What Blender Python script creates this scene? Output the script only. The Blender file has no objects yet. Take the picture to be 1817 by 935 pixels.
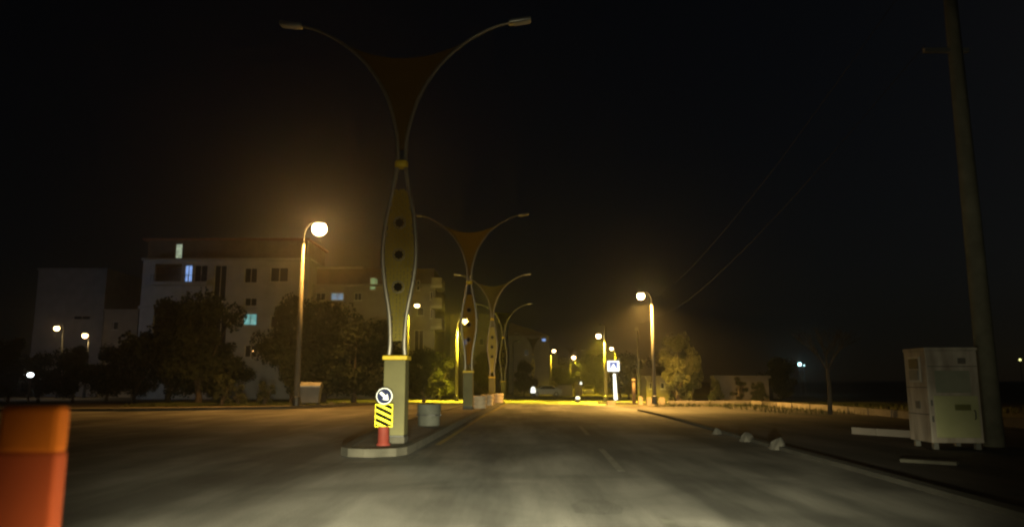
import bpy, bmesh, math, random
from mathutils import Vector, Matrix
R = math.radians
S = bpy.context.scene
COL = S.collection
random.seed(7)
# ------------------------------------------------------------------ camera
F, W, H = 1322.0, 1817.0, 935.0
PITCH = R(8.96)
CAMZ = 1.4
cd = bpy.data.cameras.new('camera'); cam = bpy.data.objects.new('camera', cd); COL.objects.link(cam)
cam.location = (0, 0, CAMZ); cam.rotation_euler = (R(90) + PITCH, 0, 0)
cd.sensor_width = 36; cd.lens = F / W * 36; cd.clip_start = 0.1; cd.clip_end = 3000
cd.dof.use_dof = True; cd.dof.focus_distance = 30; cd.dof.aperture_fstop = 1.3
S.camera = cam
# ------------------------------------------------------------------ night sky
wd = bpy.data.worlds.new('World'); S.world = wd; wd.use_nodes = True
wn = wd.node_tree.nodes; sky = wn.new('ShaderNodeTexSky'); sky.sky_type = 'NISHITA'; sky.sun_disc = False
sky.sun_elevation = R(25); sky.sun_rotation = R(60)
bgn = wn['Background']; bgn.inputs['Strength'].default_value = 0.0005
wd.node_tree.links.new(sky.outputs[0], bgn.inputs[0])
# the headlights of the car the picture was taken from
def lamp_light(name, typ, loc, energy, color, radius=.1, rot=None, spot=None, blend=1.0):
    l = bpy.data.lights.new(name, typ); l.energy = energy; l.color = color; l.shadow_soft_size = radius
    if typ == 'SPOT': l.spot_size = spot; l.spot_blend = blend
    o = bpy.data.objects.new(name, l); COL.objects.link(o); o.location = loc
    if rot: o.rotation_euler = rot
    return o
HEAD = (1.0, .93, .58)
for s in (-1, 1):
    lamp_light('headlight', 'SPOT', (.1 + s * .6, 1.3, .68), 21000, HEAD, .07, (R(72), 0, R(1 - 5 * s)), R(66), 1.0)
    lamp_light('headlight_spill', 'SPOT', (.1 + s * .6, 1.3, .68), 420, HEAD, .07, (R(83), 0, R(-17 - 8 * s)), R(124), 1.0)
# ------------------------------------------------------------------ exposure, render
S.view_settings.view_transform = 'Standard'; S.view_settings.look = 'None'
S.view_settings.exposure = 0; S.view_settings.gamma = 1; S.view_settings.use_curve_mapping = False
cy = S.cycles
cy.use_denoising = True; cy.max_bounces = 5; cy.diffuse_bounces = 2; cy.glossy_bounces = 2; cy.volume_bounces = 0
cy.transparent_max_bounces = 8; cy.sample_clamp_indirect = 2; cy.filter_width = 2.2; cy.caustics_reflective = False
cy.use_light_tree = True
# ------------------------------------------------------------------ pixel / ground helpers
BR = [(-60, 0), (30, 0), (110, -.68), (130, -.68), (200, .8), (2600, .8)]
def gz(y):
    if y <= BR[0][0]: return 0
    for (a, za), (b, zb) in zip(BR, BR[1:]):
        if y <= b: return za + (zb - za) * (y - a) / (b - a)
    return BR[-1][1]
def ray(px, py):
    dx, dy = px - W / 2, H / 2 - py; c, s = math.cos(PITCH), math.sin(PITCH)
    return Vector((dx, c * F - s * dy, s * F + c * dy))
def at(px, py, Y):
    d = ray(px, py); return d * (Y / d.y) + Vector((0, 0, CAMZ))
def G(px, py, dz=0.0):
    d = ray(px, py); d = d / d.y; Y = 4
    while Y < 400 and CAMZ + d.z * Y > gz(Y) + dz: Y += .05
    return Vector((d.x * Y, Y, gz(Y) + dz))
def gx(px, Y): return at(px, 690, Y).x      # lateral position near the ground
# ------------------------------------------------------------------ materials
MATS = {}
def mat(name, col, rough=.7, metal=0.0, var=.12, scale=6, bump=.15, col2=None, stretch=None, emit=None, es=0, spec=.4):
    if name in MATS: return MATS[name]
    m = bpy.data.materials.new(name); m.use_nodes = True; nt = m.node_tree; N = nt.nodes; L = nt.links
    b = N['Principled BSDF']; b.inputs['Roughness'].default_value = rough; b.inputs['Metallic'].default_value = metal
    b.inputs['Specular IOR Level'].default_value = spec
    tc = N.new('ShaderNodeTexCoord'); mp = N.new('ShaderNodeMapping'); L.new(tc.outputs['Object'], mp.inputs[0])
    if stretch: mp.inputs['Scale'].default_value = stretch
    n = N.new('ShaderNodeTexNoise'); n.inputs['Scale'].default_value = scale; n.inputs['Detail'].default_value = 6
    L.new(mp.outputs[0], n.inputs['Vector'])
    r = N.new('ShaderNodeValToRGB'); r.color_ramp.elements[0].position = .32; r.color_ramp.elements[1].position = .68
    c2 = col2 or tuple(min(1, c * (1 + var)) for c in col); c1 = col if col2 else tuple(c * (1 - var) for c in col)
    r.color_ramp.elements[0].color = (*c1, 1); r.color_ramp.elements[1].color = (*c2, 1)
    L.new(n.outputs['Fac'], r.inputs[0]); L.new(r.outputs[0], b.inputs['Base Color'])
    if bump:
        n2 = N.new('ShaderNodeTexNoise'); n2.inputs['Scale'].default_value = scale * 9; L.new(tc.outputs['Object'], n2.inputs['Vector'])
        bp = N.new('ShaderNodeBump'); bp.inputs['Strength'].default_value = bump; bp.inputs['Distance'].default_value = .01
        L.new(n2.outputs['Fac'], bp.inputs['Height']); L.new(bp.outputs[0], b.inputs['Normal'])
    if emit:
        b.inputs['Emission Color'].default_value = (*emit, 1); b.inputs['Emission Strength'].default_value = es
    MATS[name] = m; return m
def lit(name, color, strength, var=.0, scale=3):
    if name in MATS: return MATS[name]
    m = bpy.data.materials.new(name); m.use_nodes = True; nt = m.node_tree; N = nt.nodes; L = nt.links
    b = N['Principled BSDF']; b.inputs['Base Color'].default_value = (*[c * .12 for c in color], 1)
    b.inputs['Emission Color'].default_value = (*color, 1)
    if var:
        tc = N.new('ShaderNodeTexCoord'); n = N.new('ShaderNodeTexNoise'); n.inputs['Scale'].default_value = scale
        L.new(tc.outputs['Object'], n.inputs['Vector']); mr = N.new('ShaderNodeMapRange')
        mr.inputs['From Min'].default_value = .3; mr.inputs['From Max'].default_value = .7
        mr.inputs['To Min'].default_value = strength * (1 - var); mr.inputs['To Max'].default_value = strength * (1 + var)
        L.new(n.outputs['Fac'], mr.inputs['Value']); L.new(mr.outputs[0], b.inputs['Emission Strength'])
    else: b.inputs['Emission Strength'].default_value = strength
    MATS[name] = m; return m
def retro(name, col, gain=.5):
    """retroreflective sheeting: sends light back towards where it came from"""
    m = bpy.data.materials.new(name); m.use_nodes = True; nt = m.node_tree; N = nt.nodes; L = nt.links
    b = N['Principled BSDF']; b.inputs['Base Color'].default_value = (*col, 1); b.inputs['Roughness'].default_value = .45
    g = N.new('ShaderNodeBsdfAnisotropic') if False else N.new('ShaderNodeBsdfGlossy')
    g.inputs['Color'].default_value = (*[c * gain for c in col], 1); g.inputs['Roughness'].default_value = .38
    ge = N.new('ShaderNodeNewGeometry'); L.new(ge.outputs['Incoming'], g.inputs['Normal'])
    a = N.new('ShaderNodeAddShader'); L.new(b.outputs[0], a.inputs[0]); L.new(g.outputs[0], a.inputs[1])
    b.inputs['Specular IOR Level'].default_value = .1
    L.new(a.outputs[0], N['Material Output'].inputs['Surface']); return m
def asphalt(name, base, warm=1.0):
    m = bpy.data.materials.new(name); m.use_nodes = True; nt = m.node_tree; N = nt.nodes; L = nt.links
    b = N['Principled BSDF']; b.inputs['Roughness'].default_value = .78; b.inputs['Specular IOR Level'].default_value = .35
    tc = N.new('ShaderNodeTexCoord')
    mp = N.new('ShaderNodeMapping'); mp.inputs['Scale'].default_value = (.55, .07, 1); mp.inputs['Rotation'].default_value = (0, 0, R(2)); L.new(tc.outputs['Object'], mp.inputs[0])
    n1 = N.new('ShaderNodeTexNoise'); n1.inputs['Scale'].default_value = 1.1; n1.inputs['Detail'].default_value = 5; n1.inputs['Roughness'].default_value = .6; L.new(mp.outputs[0], n1.inputs[0])
    n2 = N.new('ShaderNodeTexNoise'); n2.inputs['Scale'].default_value = .35; n2.inputs['Detail'].default_value = 8; n2.inputs['Distortion'].default_value = .8; L.new(tc.outputs['Object'], n2.inputs[0])
    n3 = N.new('ShaderNodeTexNoise'); n3.inputs['Scale'].default_value = 70; n3.inputs['Detail'].default_value = 3; L.new(tc.outputs['Object'], n3.inputs[0])
    r1 = N.new('ShaderNodeMapRange'); r1.inputs['From Min'].default_value = .41; r1.inputs['From Max'].default_value = .59; r1.inputs['To Min'].default_value = .50; r1.inputs['To Max'].default_value = 1.42; L.new(n1.outputs['Fac'], r1.inputs[0])
    r2 = N.new('ShaderNodeMapRange'); r2.inputs['From Min'].default_value = .36; r2.inputs['From Max'].default_value = .62; r2.inputs['To Min'].default_value = .62; r2.inputs['To Max'].default_value = 1.3; L.new(n2.outputs['Fac'], r2.inputs[0])
    r3 = N.new('ShaderNodeMapRange'); r3.inputs['From Min'].default_value = .3; r3.inputs['From Max'].default_value = .7; r3.inputs['To Min'].default_value = .6; r3.inputs['To Max'].default_value = 1.4; L.new(n3.outputs['Fac'], r3.inputs[0])
    a = N.new('ShaderNodeMath'); a.operation = 'MULTIPLY'; L.new(r1.outputs[0], a.inputs[0]); L.new(r2.outputs[0], a.inputs[1])
    c = N.new('ShaderNodeMath'); c.operation = 'MULTIPLY'; L.new(a.outputs[0], c.inputs[0]); L.new(r3.outputs[0], c.inputs[1])
    v = N.new('ShaderNodeVectorMath'); v.operation = 'SCALE'; v.inputs[0].default_value = (base * 1.03 * warm, base, base * .93); L.new(c.outputs[0], v.inputs['Scale'])
    L.new(v.outputs[0], b.inputs['Base Color'])
    bp = N.new('ShaderNodeBump'); bp.inputs['Strength'].default_value = .5; bp.inputs['Distance'].default_value = .012; L.new(n3.outputs['Fac'], bp.inputs['Height']); L.new(bp.outputs[0], b.inputs['Normal'])
    return m
M_road = asphalt('asphalt', .115)
M_bay = asphalt('worn_asphalt', .055, 1.12)
M_patch = asphalt('fresh_asphalt', .085)
M_dirt = mat('dry_ground', (.06, .05, .035), .95, col2=(.10, .085, .06), scale=.4, bump=.5)
M_pave = mat('paving', (.10, .09, .072), .85, col2=(.15, .13, .105), scale=2.2, bump=.3)
M_kerb = mat('kerb_stone', (.038, .035, .026), .85, col2=(.07, .065, .05), scale=3, bump=.4)
M_conc = mat('concrete', (.03, .028, .024), .9, col2=(.055, .051, .044), scale=2.5, bump=.35)
M_stone = mat('pedestal_stone', (.075, .07, .026), .7, col2=(.115, .107, .04), scale=1.6, bump=.25)
M_yel = mat('yellow_paint', (.60, .42, .02), .55, var=.15)
M_white = mat('worn_white_line', (.09, .09, .08), .7, col2=(.17, .17, .15), scale=4)
M_yline = mat('worn_yellow_line', (.10, .085, .04), .7, col2=(.28, .21, .04), scale=3)
M_galv = mat('galvanised_steel', (.42, .42, .40), .38, .75, scale=5, bump=.05)
M_tube = mat('brushed_steel_tube', (.27, .25, .21), .45, .7, scale=3, bump=.05)
M_pole = mat('weathered_pole_paint', (.13, .125, .11), .7, 0, scale=4, spec=.2, bump=.05)
M_dark = mat('dark_metal', (.05, .05, .05), .5, .4, bump=.05)
M_lampoff = mat('lamp_glass', (.45, .45, .42), .25, 0, bump=0)
M_wall = mat('cream_render', (.32, .31, .305), .85, col2=(.41, .40, .395), scale=.9, bump=.2)
M_wall2 = mat('beige_render', (.20, .185, .165), .85, col2=(.27, .25, .22), scale=.9, bump=.2)
M_int = mat('brown_wall', (.12, .085, .06), .9, col2=(.17, .125, .09), scale=1.2)
M_glass = mat('dark_window_glass', (.02, .022, .025), .12, 0, bump=0, spec=.6)
M_frame = mat('window_frame', (.45, .44, .42), .5, bump=.05)
M_roof = mat('roof_tile', (.16, .06, .04), .8, col2=(.22, .09, .06), scale=3)
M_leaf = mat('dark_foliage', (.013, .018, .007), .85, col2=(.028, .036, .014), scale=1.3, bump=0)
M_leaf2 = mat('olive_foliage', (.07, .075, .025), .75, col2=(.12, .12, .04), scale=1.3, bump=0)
M_bark = mat('bark', (.06, .045, .032), .9, col2=(.11, .085, .06), scale=9, bump=.6)
M_red = mat('red_plastic', (.15, .022, .014), .7, var=.12)
M_orange = mat('orange_plastic', (.55, .12, .002), .9, var=.06, scale=3, bump=.1)
M_redor = mat('red_orange_plastic', (.38, .058, .010), .9, var=.06, scale=3, bump=.1)
M_grass = mat('grass_blades', (.03, .045, .012), .9, col2=(.06, .07, .02), scale=2, bump=0)
# ------------------------------------------------------------------ mesh helpers
def obj(name, bm, m, parent=None, smooth=False, loc=None):
    me = bpy.data.meshes.new(name); bmesh.ops.recalc_face_normals(bm, faces=bm.faces); bm.to_mesh(me); bm.free()
    me.materials.append(m)
    if smooth:
        for p in me.polygons: p.use_smooth = True
    o = bpy.data.objects.new(name, me); COL.objects.link(o)
    if parent: o.parent = parent
    if loc: o.location = loc
    return o
def tag(o, label=None, cat=None, group=None, kind=None):
    for k, v in (('label', label), ('category', cat), ('group', group), ('kind', kind)):
        if v: o[k] = v
    return o
def thing(name, label, cat, loc=(0, 0, 0), rz=0, group=None):
    o = bpy.data.objects.new(name, None); COL.objects.link(o); o.location = loc; o.rotation_euler = (0, 0, rz); o.empty_display_size = .2
    return tag(o, label, cat, group)
def dup(o, parent=None, loc=None, rz=None, label=None, s=None):
    c = o.copy(); COL.objects.link(c)
    if parent: c.parent = parent
    if loc is not None: c.location = loc
    if rz is not None: c.rotation_euler = (0, 0, rz)
    if s: c.scale = s if hasattr(s, '__len__') else (s, s, s)
    if label: c['label'] = label
    for ch in [x for x in list(COL.objects) if x.parent == o]: dup(ch, c)
    return c
def NB(): return bmesh.new()
def box(bm, x0, x1, y0, y1, z0, z1, bev=0, M=None):
    vs = [bm.verts.new((x, y, z)) for z in (z0, z1) for x, y in ((x0, y0), (x1, y0), (x1, y1), (x0, y1))]
    if M:
        for v in vs: v.co = M @ v.co
    fs = [bm.faces.new([vs[i] for i in q]) for q in ((3, 2, 1, 0), (4, 5, 6, 7), (0, 1, 5, 4), (1, 2, 6, 5), (2, 3, 7, 6), (3, 0, 4, 7))]
    if bev:
        es = list({e for f in fs for e in f.edges})
        bmesh.ops.bevel(bm, geom=es, offset=bev, segments=2, affect='EDGES', profile=.5)
    return bm
def tube(bm, pts, rads, seg=10, caps=True):
    pts = [Vector(p) for p in pts]
    if not hasattr(rads, '__len__'): rads = [rads] * len(pts)
    rings = []; up = None
    for i, p in enumerate(pts):
        t = (pts[min(i + 1, len(pts) - 1)] - pts[max(i - 1, 0)]).normalized()
        if up is None:
            up = Vector((0, 1, 0)) if abs(t.y) < .9 else Vector((1, 0, 0))
        a = (up - t * up.dot(t)).normalized(); b = t.cross(a); up = a
        rings.append([bm.verts.new(p + (a * math.cos(k * 2 * math.pi / seg) + b * math.sin(k * 2 * math.pi / seg)) * rads[i]) for k in range(seg)])
    for r0, r1 in zip(rings, rings[1:]):
        for k in range(seg): bm.faces.new((r0[k], r0[(k + 1) % seg], r1[(k + 1) % seg], r1[k]))
    if caps: bm.faces.new(rings[0][::-1]); bm.faces.new(rings[-1])
    return bm
def lathe(bm, prof, seg=24, cx=0, cy=0, sx=1, sy=1):
    rings = [[bm.verts.new((cx + r * sx * math.cos(k * 2 * math.pi / seg), cy + r * sy * math.sin(k * 2 * math.pi / seg), z)) for k in range(seg)] for r, z in prof]
    for r0, r1 in zip(rings, rings[1:]):
        for k in range(seg): bm.faces.new((r0[k], r0[(k + 1) % seg], r1[(k + 1) % seg], r1[k]))
    bm.faces.new(rings[0][::-1]); bm.faces.new(rings[-1]); return bm
def prism(bm, poly, z0, z1):
    """poly in x,y; z0,z1 heights"""
    a = [bm.verts.new((x, y, z0)) for x, y in poly]; b = [bm.verts.new((x, y, z1)) for x, y in poly]
    bm.faces.new(a[::-1]); bm.faces.new(b); n = len(poly)
    for i in range(n): bm.faces.new((a[i], a[(i + 1) % n], b[(i + 1) % n], b[i]))
    return bm
def plate(bm, poly, y0, y1):
    """poly in x,z given a thickness along y"""
    a = [bm.verts.new((x, y0, z)) for x, z in poly]; b = [bm.verts.new((x, y1, z)) for x, z in poly]
    bm.faces.new(a); bm.faces.new(b[::-1]); n = len(poly)
    for i in range(n): bm.faces.new((a[i], b[i], b[(i + 1) % n], a[(i + 1) % n]))
    return bm
def cliphalf(poly, y, keep_above):
    out = []
    for i, p in enumerate(poly):
        q = poly[(i + 1) % len(poly)]
        pi = (p[1] >= y) == keep_above or p[1] == y; qi = (q[1] >= y) == keep_above or q[1] == y
        if pi: out.append(p)
        if pi != qi:
            t = (y - p[1]) / (q[1] - p[1]); out.append((p[0] + t * (q[0] - p[0]), y))
    return out
def sheet(bm, poly, dz, h=0):
    """a ground-following sheet (convex polygon); h > 0 gives it sides"""
    for (a, _), (b, _) in zip(BR, BR[1:]):
        if min(p[1] for p in poly) >= b or max(p[1] for p in poly) <= a: continue
        q = cliphalf(cliphalf(poly, a, True), b, False)
        q2 = []
        for p in q:
            if not q2 or (abs(p[0] - q2[-1][0]) + abs(p[1] - q2[-1][1])) > 1e-6: q2.append(p)
        if len(q2) > 1 and (abs(q2[0][0] - q2[-1][0]) + abs(q2[0][1] - q2[-1][1])) < 1e-6: q2.pop()
        if len(q2) < 3: continue
        top = [bm.verts.new((x, y, gz(y) + dz)) for x, y in q2]; bm.faces.new(top)
        if h:
            bot = [bm.verts.new((x, y, gz(y) + dz - h)) for x, y in q2]; n = len(q2)
            for i in range(n):
                if abs(q2[i][1] - q2[(i + 1) % n][1]) < 1e-6 and q2[i][1] in (a, b) and min(p[1] for p in poly) < q2[i][1] < max(p[1] for p in poly): continue
                bm.faces.new((top[i], bot[i], bot[(i + 1) % n], top[(i + 1) % n]))
    return bm
def strip(bm, pts, w, dz, h=0):
    pts = [Vector(p) for p in pts]; L_ = []; R_ = []
    for i, p in enumerate(pts):
        t = (pts[min(i + 1, len(pts) - 1)] - pts[max(i - 1, 0)]).normalized(); n = Vector((-t.y, t.x)) * w / 2
        L_.append(p + n); R_.append(p - n)
    for i in range(len(pts) - 1):
        sheet(bm, [tuple(R_[i]), tuple(R_[i + 1]), tuple(L_[i + 1]), tuple(L_[i])], dz, h)
    return bm
def struct(name, bm, m):
    return tag(obj(name, bm, m), kind='structure')
# ------------------------------------------------------------------ ground, roads, kerbs
def rx(y, x0):                       # everything along the avenue drifts right with distance
    return x0 + .035 * y + (0.00045 * (y - 100) ** 2 if y > 100 else 0)
bm = NB(); sheet(bm, [(-1200, -50), (1200, -50), (1200, 2500), (-1200, 2500)], -.012); struct('ground', bm, M_dirt)
YS = [-10, 5, 15, 25, 40, 55, 70, 85, 100, 115, 130, 145, 160, 175, 190, 205, 220]
bm = NB()
for a, b in zip(YS, YS[1:]):
    sheet(bm, [(rx(a, -10.5), a), (rx(a, 5.05), a), (rx(b, 5.05), b), (rx(b, -10.5), b)], 0)
struct('road', bm, M_road)
bm = NB(); sheet(bm, [(-60, -10), (-10.85, -10), (-9.3, 36), (-9.3, 42), (-60, 30)], -.004)
struct('side_street', bm, M_road)
bm = NB(); sheet(bm, [(-90, 60), (90, 57), (90, 84), (-90, 87)], .004); struct('cross_street', bm, M_road)
bm = NB(); sheet(bm, [(5.05, -10), (30, -10), (30, 24), (G(1612, 742).x, G(1612, 742).y + .6), (G(1330, 720).x, G(1330, 720).y + .4), (6.8, 46), (6.5, 41)], -.004)
struct('parking_bay', bm, M_bay)
# patches of newer asphalt
bm = NB(); a = G(1065, 905)
sheet(bm, [(a.x - .30, a.y - .22), (a.x - .05, a.y - .33), (a.x + .2, a.y - .27), (a.x + .27, a.y + .1), (a.x + .16, a.y + .62), (a.x - .12, a.y + .75), (a.x - .3, a.y + .3)], .004)
b = G(690, 810); sheet(bm, [(b.x - .2, b.y - .7), (b.x + .5, b.y - .6), (b.x + .55, b.y + .5), (b.x - .2, b.y + .45)], .004)
struct('asphalt_patch', bm, M_patch)
# painted lines
bm = NB()
for y in range(4, 56, 8): strip(bm, [(rx(y, 1.3), y), (rx(y + 4, 1.3), y + 4)], .12, .004)
for y in range(92, 180, 8): strip(bm, [(rx(y, 1.3), y), (rx(y + 4, 1.3), y + 4)], .12, .004)
for y in range(22, 40, 6): strip(bm, [(rx(y, -7.2), y), (rx(y + 3, -7.2), y + 3)], .12, .004)
struct('lane_line', bm, M_white)
bm = NB(); strip(bm, [(rx(y, -2.25), y) for y in (17, 25, 30, 40, 56)], .13, .004)
struct('edge_line', bm, M_yline)
# median island
def median(ys, wl, name, y_nose):
    bm = NB(); k = NB()
    R_ = [(rx(y, -2.62), y) for y in ys]; L_ = [(rx(y, -2.62) - wl(y), y) for y in ys]
    nose = [(L_[0][0] + .05, y_nose + .35), (L_[0][0] + .22, y_nose + .08), (L_[0][0] + .5, y_nose), (R_[0][0] - .45, y_nose), (R_[0][0] - .16, y_nose + .12), (R_[0][0] - .03, y_nose + .4)]
    sheet(bm, nose + [R_[0], L_[0]], .138, .14)
    for i in range(len(ys) - 1): sheet(bm, [L_[i], R_[i], R_[i + 1], L_[i + 1]], .138, .14)
    out = L_[::-1] + nose + R_
    strip(k, out, .2, .152, .155)
    struct(name, bm, M_pave); struct(name + '_kerb', k, M_kerb)
ys1 = [15.2, 20, 25, 30, 37, 45, 50, 57]
median(ys1, lambda y: 1.15 if y < 17 else 1.6, 'median_island', 14.35)
median([92, 100, 110, 120, 130, 150, 170, 190], lambda y: 1.7, 'far_median_island', 90.5)
# left pavement and kerb
bm = NB(); kl = [(-60, 33.5), (-24, 36.2), (-17.5, 38), (-12.5, 41.5), (-10.9, 44.5), (-8.4, 57)]
for (a, b) in zip(kl, kl[1:]):
    sheet(bm, [a, b, (b[0] - .01, b[1] + 3.2), (a[0] - .01, a[1] + 3.2)], .118, .12)
struct('left_pavement', bm, M_pave)
bm = NB(); strip(bm, kl, .22, .135, .14); struct('left_kerb', bm, M_kerb)
bm = NB(); sheet(bm, [(rx(88, -10.7) - 3, 88), (rx(88, -10.7), 88), (rx(200, -5.0), 200), (rx(200, -5) - 3, 200)], .118, .12); struct('far_left_pavement', bm, M_pave)
# right kerb between road and bay, stone wall round the bay is a thing
bm = NB(); strip(bm, [(rx(y, 5.05), y) for y in (2, 8, 15, 20, 26, 33, 38)], .2, .07, .08); struct('right_kerb', bm, mat('dirty_kerb', (.018, .017, .014), .9, col2=(.035, .033, .027), scale=2, bump=.4))
bm = NB(); c0 = G(1060, 716); c1 = G(1172, 718)
sheet(bm, [(c0.x, c0.y), (c1.x, c1.y), (c1.x + 3, 56), (c0.x + 1.2, 56)], .118, .12); struct('right_pavement', bm, M_pave)
bm = NB(); sheet(bm, [(rx(88, 5.2), 88), (rx(88, 5.2) + 3, 88), (rx(200, 5) + 3, 200), (rx(200, 5), 200)], .118, .12); struct('far_right_pavement', bm, M_pave)
bm = NB(); a = G(1600, 818); b = G(1700, 824)
strip(bm, [(a.x, a.y), (b.x, b.y)], .28, .05, .06); struct('sunken_kerb', bm, M_kerb)
# ------------------------------------------------------------------ decorative median poles
def smooth_path(p, n=5):
    out = []
    for i in range(len(p) - 1):
        p0 = p[max(i - 1, 0)]; p1 = p[i]; p2 = p[i + 1]; p3 = p[min(i + 2, len(p) - 1)]
        for k in range(n):
            t = k / n
            out.append(tuple(.5 * ((2 * b) + (c - a) * t + (2 * a - 5 * b + 4 * c - d) * t * t + (-a + 3 * b - 3 * c + d) * t ** 3) for a, b, c, d in zip(p0, p1, p2, p3)))
    out.append(tuple(p[-1])); return out
def perforated():
    m = bpy.data.materials.new('perforated_panel'); m.use_nodes = True; nt = m.node_tree; N = nt.nodes; L = nt.links
    b = N['Principled BSDF']; b.inputs['Base Color'].default_value = (.55, .46, .08, 1); b.inputs['Roughness'].default_value = .5
    tc = N.new('ShaderNodeTexCoord'); sp = N.new('ShaderNodeSeparateXYZ'); L.new(tc.outputs['Object'], sp.inputs[0])
    def mth(op, a, b=None):
        n = N.new('ShaderNodeMath'); n.operation = op
        for i, v in enumerate((a, b)):
            if v is None: continue
            if isinstance(v, (int, float)): n.inputs[i].default_value = v
            else: L.new(v, n.inputs[i])
        return n.outputs[0]
    k = 2 * math.pi / .15
    u = mth('MULTIPLY', mth('ADD', sp.outputs['X'], sp.outputs['Z']), k); v = mth('MULTIPLY', mth('SUBTRACT', sp.outputs['X'], sp.outputs['Z']), k)
    w = mth('MULTIPLY', mth('SINE', u), mth('SINE', v))
    w2 = mth('MULTIPLY', mth('SINE', mth('MULTIPLY', sp.outputs['X'], k)), mth('SINE', mth('MULTIPLY', sp.outputs['Z'], k)))
    hole = mth('GREATER_THAN', mth('ADD', w, mth('MULTIPLY', w2, .6)), .42)
    t = N.new('ShaderNodeBsdfTransparent'); mx = N.new('ShaderNodeMixShader')
    L.new(hole, mx.inputs[0]); L.new(b.outputs[0], mx.inputs[1]); L.new(t.outputs[0], mx.inputs[2]); L.new(mx.outputs[0], N['Material Output'].inputs['Surface'])
    return m
M_perf = perforated()
M_canopy = mat('canopy_mesh_panel', (.05, .042, .016), .6, var=.12, scale=4, bump=.1)
_n = M_canopy.node_tree; _t = _n.nodes.new('ShaderNodeBsdfTranslucent'); _t.inputs[0].default_value = (.15, .115, .035, 1); _m = _n.nodes.new('ShaderNodeMixShader'); _m.inputs[0].default_value = .55
_n.links.new(_n.nodes['Principled BSDF'].outputs[0], _m.inputs[1]); _n.links.new(_t.outputs[0], _m.inputs[2]); _n.links.new(_m.outputs[0], _n.nodes['Material Output'].inputs['Surface'])
def make_mast():
    t = thing('decorative_lamp_mast', 'x', 'street lamp mast')
    bm = NB(); box(bm, -.225, .225, -.225, .225, .16, 1.70, .012); ped = obj('pedestal', bm, M_stone, t)
    bm = NB(); box(bm, -.235, .235, -.235, .235, 0, .13, .01); obj('plinth', bm, M_kerb, ped)
    bm = NB(); box(bm, -.215, .215, -.215, .215, .131, .158); obj('joint_band', bm, M_dark, ped)
    bm = NB(); box(bm, -.26, .26, -.26, .26, 1.702, 1.79, .015); obj('cap', bm, M_yel, ped)
    low = [(.17, 1.79), (.15, 2.1), (.19, 2.7), (.31, 3.4), (.36, 4.0), (.31, 4.7), (.18, 5.4), (.085, 5.95)]
    arm = [(.085, 5.95), (.09, 6.3), (.14, 6.75), (.37, 7.55), (.82, 8.28), (1.37, 8.8), (1.96, 9.14), (2.42, 9.28)]
    for s in (-1, 1):
        p = smooth_path([(x * s, 0, z) for x, z in low]); bm = NB(); tube(bm, p, .048, 10); obj('stem_tube', bm, M_tube, t, True)
        p = smooth_path([(x * s, 0, z) for x, z in arm]); bm = NB(); n = len(p)
        tube(bm, p, [.048 - .02 * i / n for i in range(n)], 10); ar = obj('arm', bm, M_tube, t, True)
        hd = NB(); q = []
        Mh = Matrix.Translation((s * 2.38, 0, 9.27)) @ Matrix.Rotation(-s * R(8), 4, 'Y')
        box(hd, -.02 if s > 0 else -.5, .5 if s > 0 else .02, -.11, .11, -.045, .045, .03, Mh)
        h = obj('lamp_head', hd, M_galv, ar, True)
        bm = NB(); box(bm, .1 if s > 0 else -.46, .46 if s > 0 else -.1, -.09, .09, -.062, -.047, .005, Mh); obj('lamp_glass', bm, M_lampoff, h)
    bm = NB(); lathe(bm, [(.13, 5.9), (.15, 5.93), (.15, 6.02), (.13, 6.05)], 16); obj('collar', bm, M_yel, t, True)
    # lens-shaped perforated panel, slightly proud in front and one behind
    pr = smooth_path([(x - .055, z) for x, z in low[1:-1]]); pr = [(max(x, .02), z) for x, z in pr]
    poly = [(x, z) for x, z in pr] + [(-x, z) for x, z in pr[::-1]]
    pn = None
    for y in (-.06, .05):
        bm = NB(); rows = [[bm.verts.new((x * f, y - math.copysign(.05, -y) * (1 - f * f) * 0, z)) for f in (-1, -.5, 0, .5, 1)] for x, z in pr]
        for a, b in zip(rows, rows[1:]):
            for i in range(4): bm.faces.new((a[i], a[i + 1], b[i + 1], b[i]))
        bmesh.ops.solidify(bm, geom=bm.faces[:], thickness=.008)
        o = obj('perforated_panel', bm, M_perf, t); pn = pn or o
    for z in (3.25, 3.95, 4.65):
        bm = NB(); n = 16
        poly = [((.085 if i % 2 else .105) * math.cos(i * math.pi / n * 2), z + (.085 if i % 2 else .105) * math.sin(i * math.pi / n * 2)) for i in range(n)]
        plate(bm, poly, -.078, -.064)
        md = obj('medallion', bm, mat('black_medallion', (.006, .006, .005), .9, bump=0, spec=.05), pn)
        bm = NB(); tube(bm, [(.125 * math.cos(i * R(15)), -.074, z + .125 * math.sin(i * R(15))) for i in range(25)], .012, 6); obj('medallion_ring', bm, M_tube, md)
    # stretched canopy between the arms, its upper edge sagging
    pr = smooth_path([(x, z) for x, z in arm[1:6]], 6); bm = NB(); rows = []
    nz = len(pr)
    for i, (x, z) in enumerate(pr):
        row = []
        sag = (i / (nz - 1)) ** 2 * .40
        for j in range(13):
            f = -1 + j / 6; row.append(bm.verts.new((x * .97 * f, (1 - f * f) * -.12 * i / nz, z - sag * (1 - f * f))))
        rows.append(row)
    for a, b in zip(rows, rows[1:]):
        for j in range(12): bm.faces.new((a[j], a[j + 1], b[j + 1], b[j]))
    bmesh.ops.solidify(bm, geom=bm.faces[:], thickness=.012)
    obj('canopy', bm, M_canopy, t, True)
    return t
MAST = make_mast(); MAST['group'] = 'decorative masts along the median'
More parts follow.
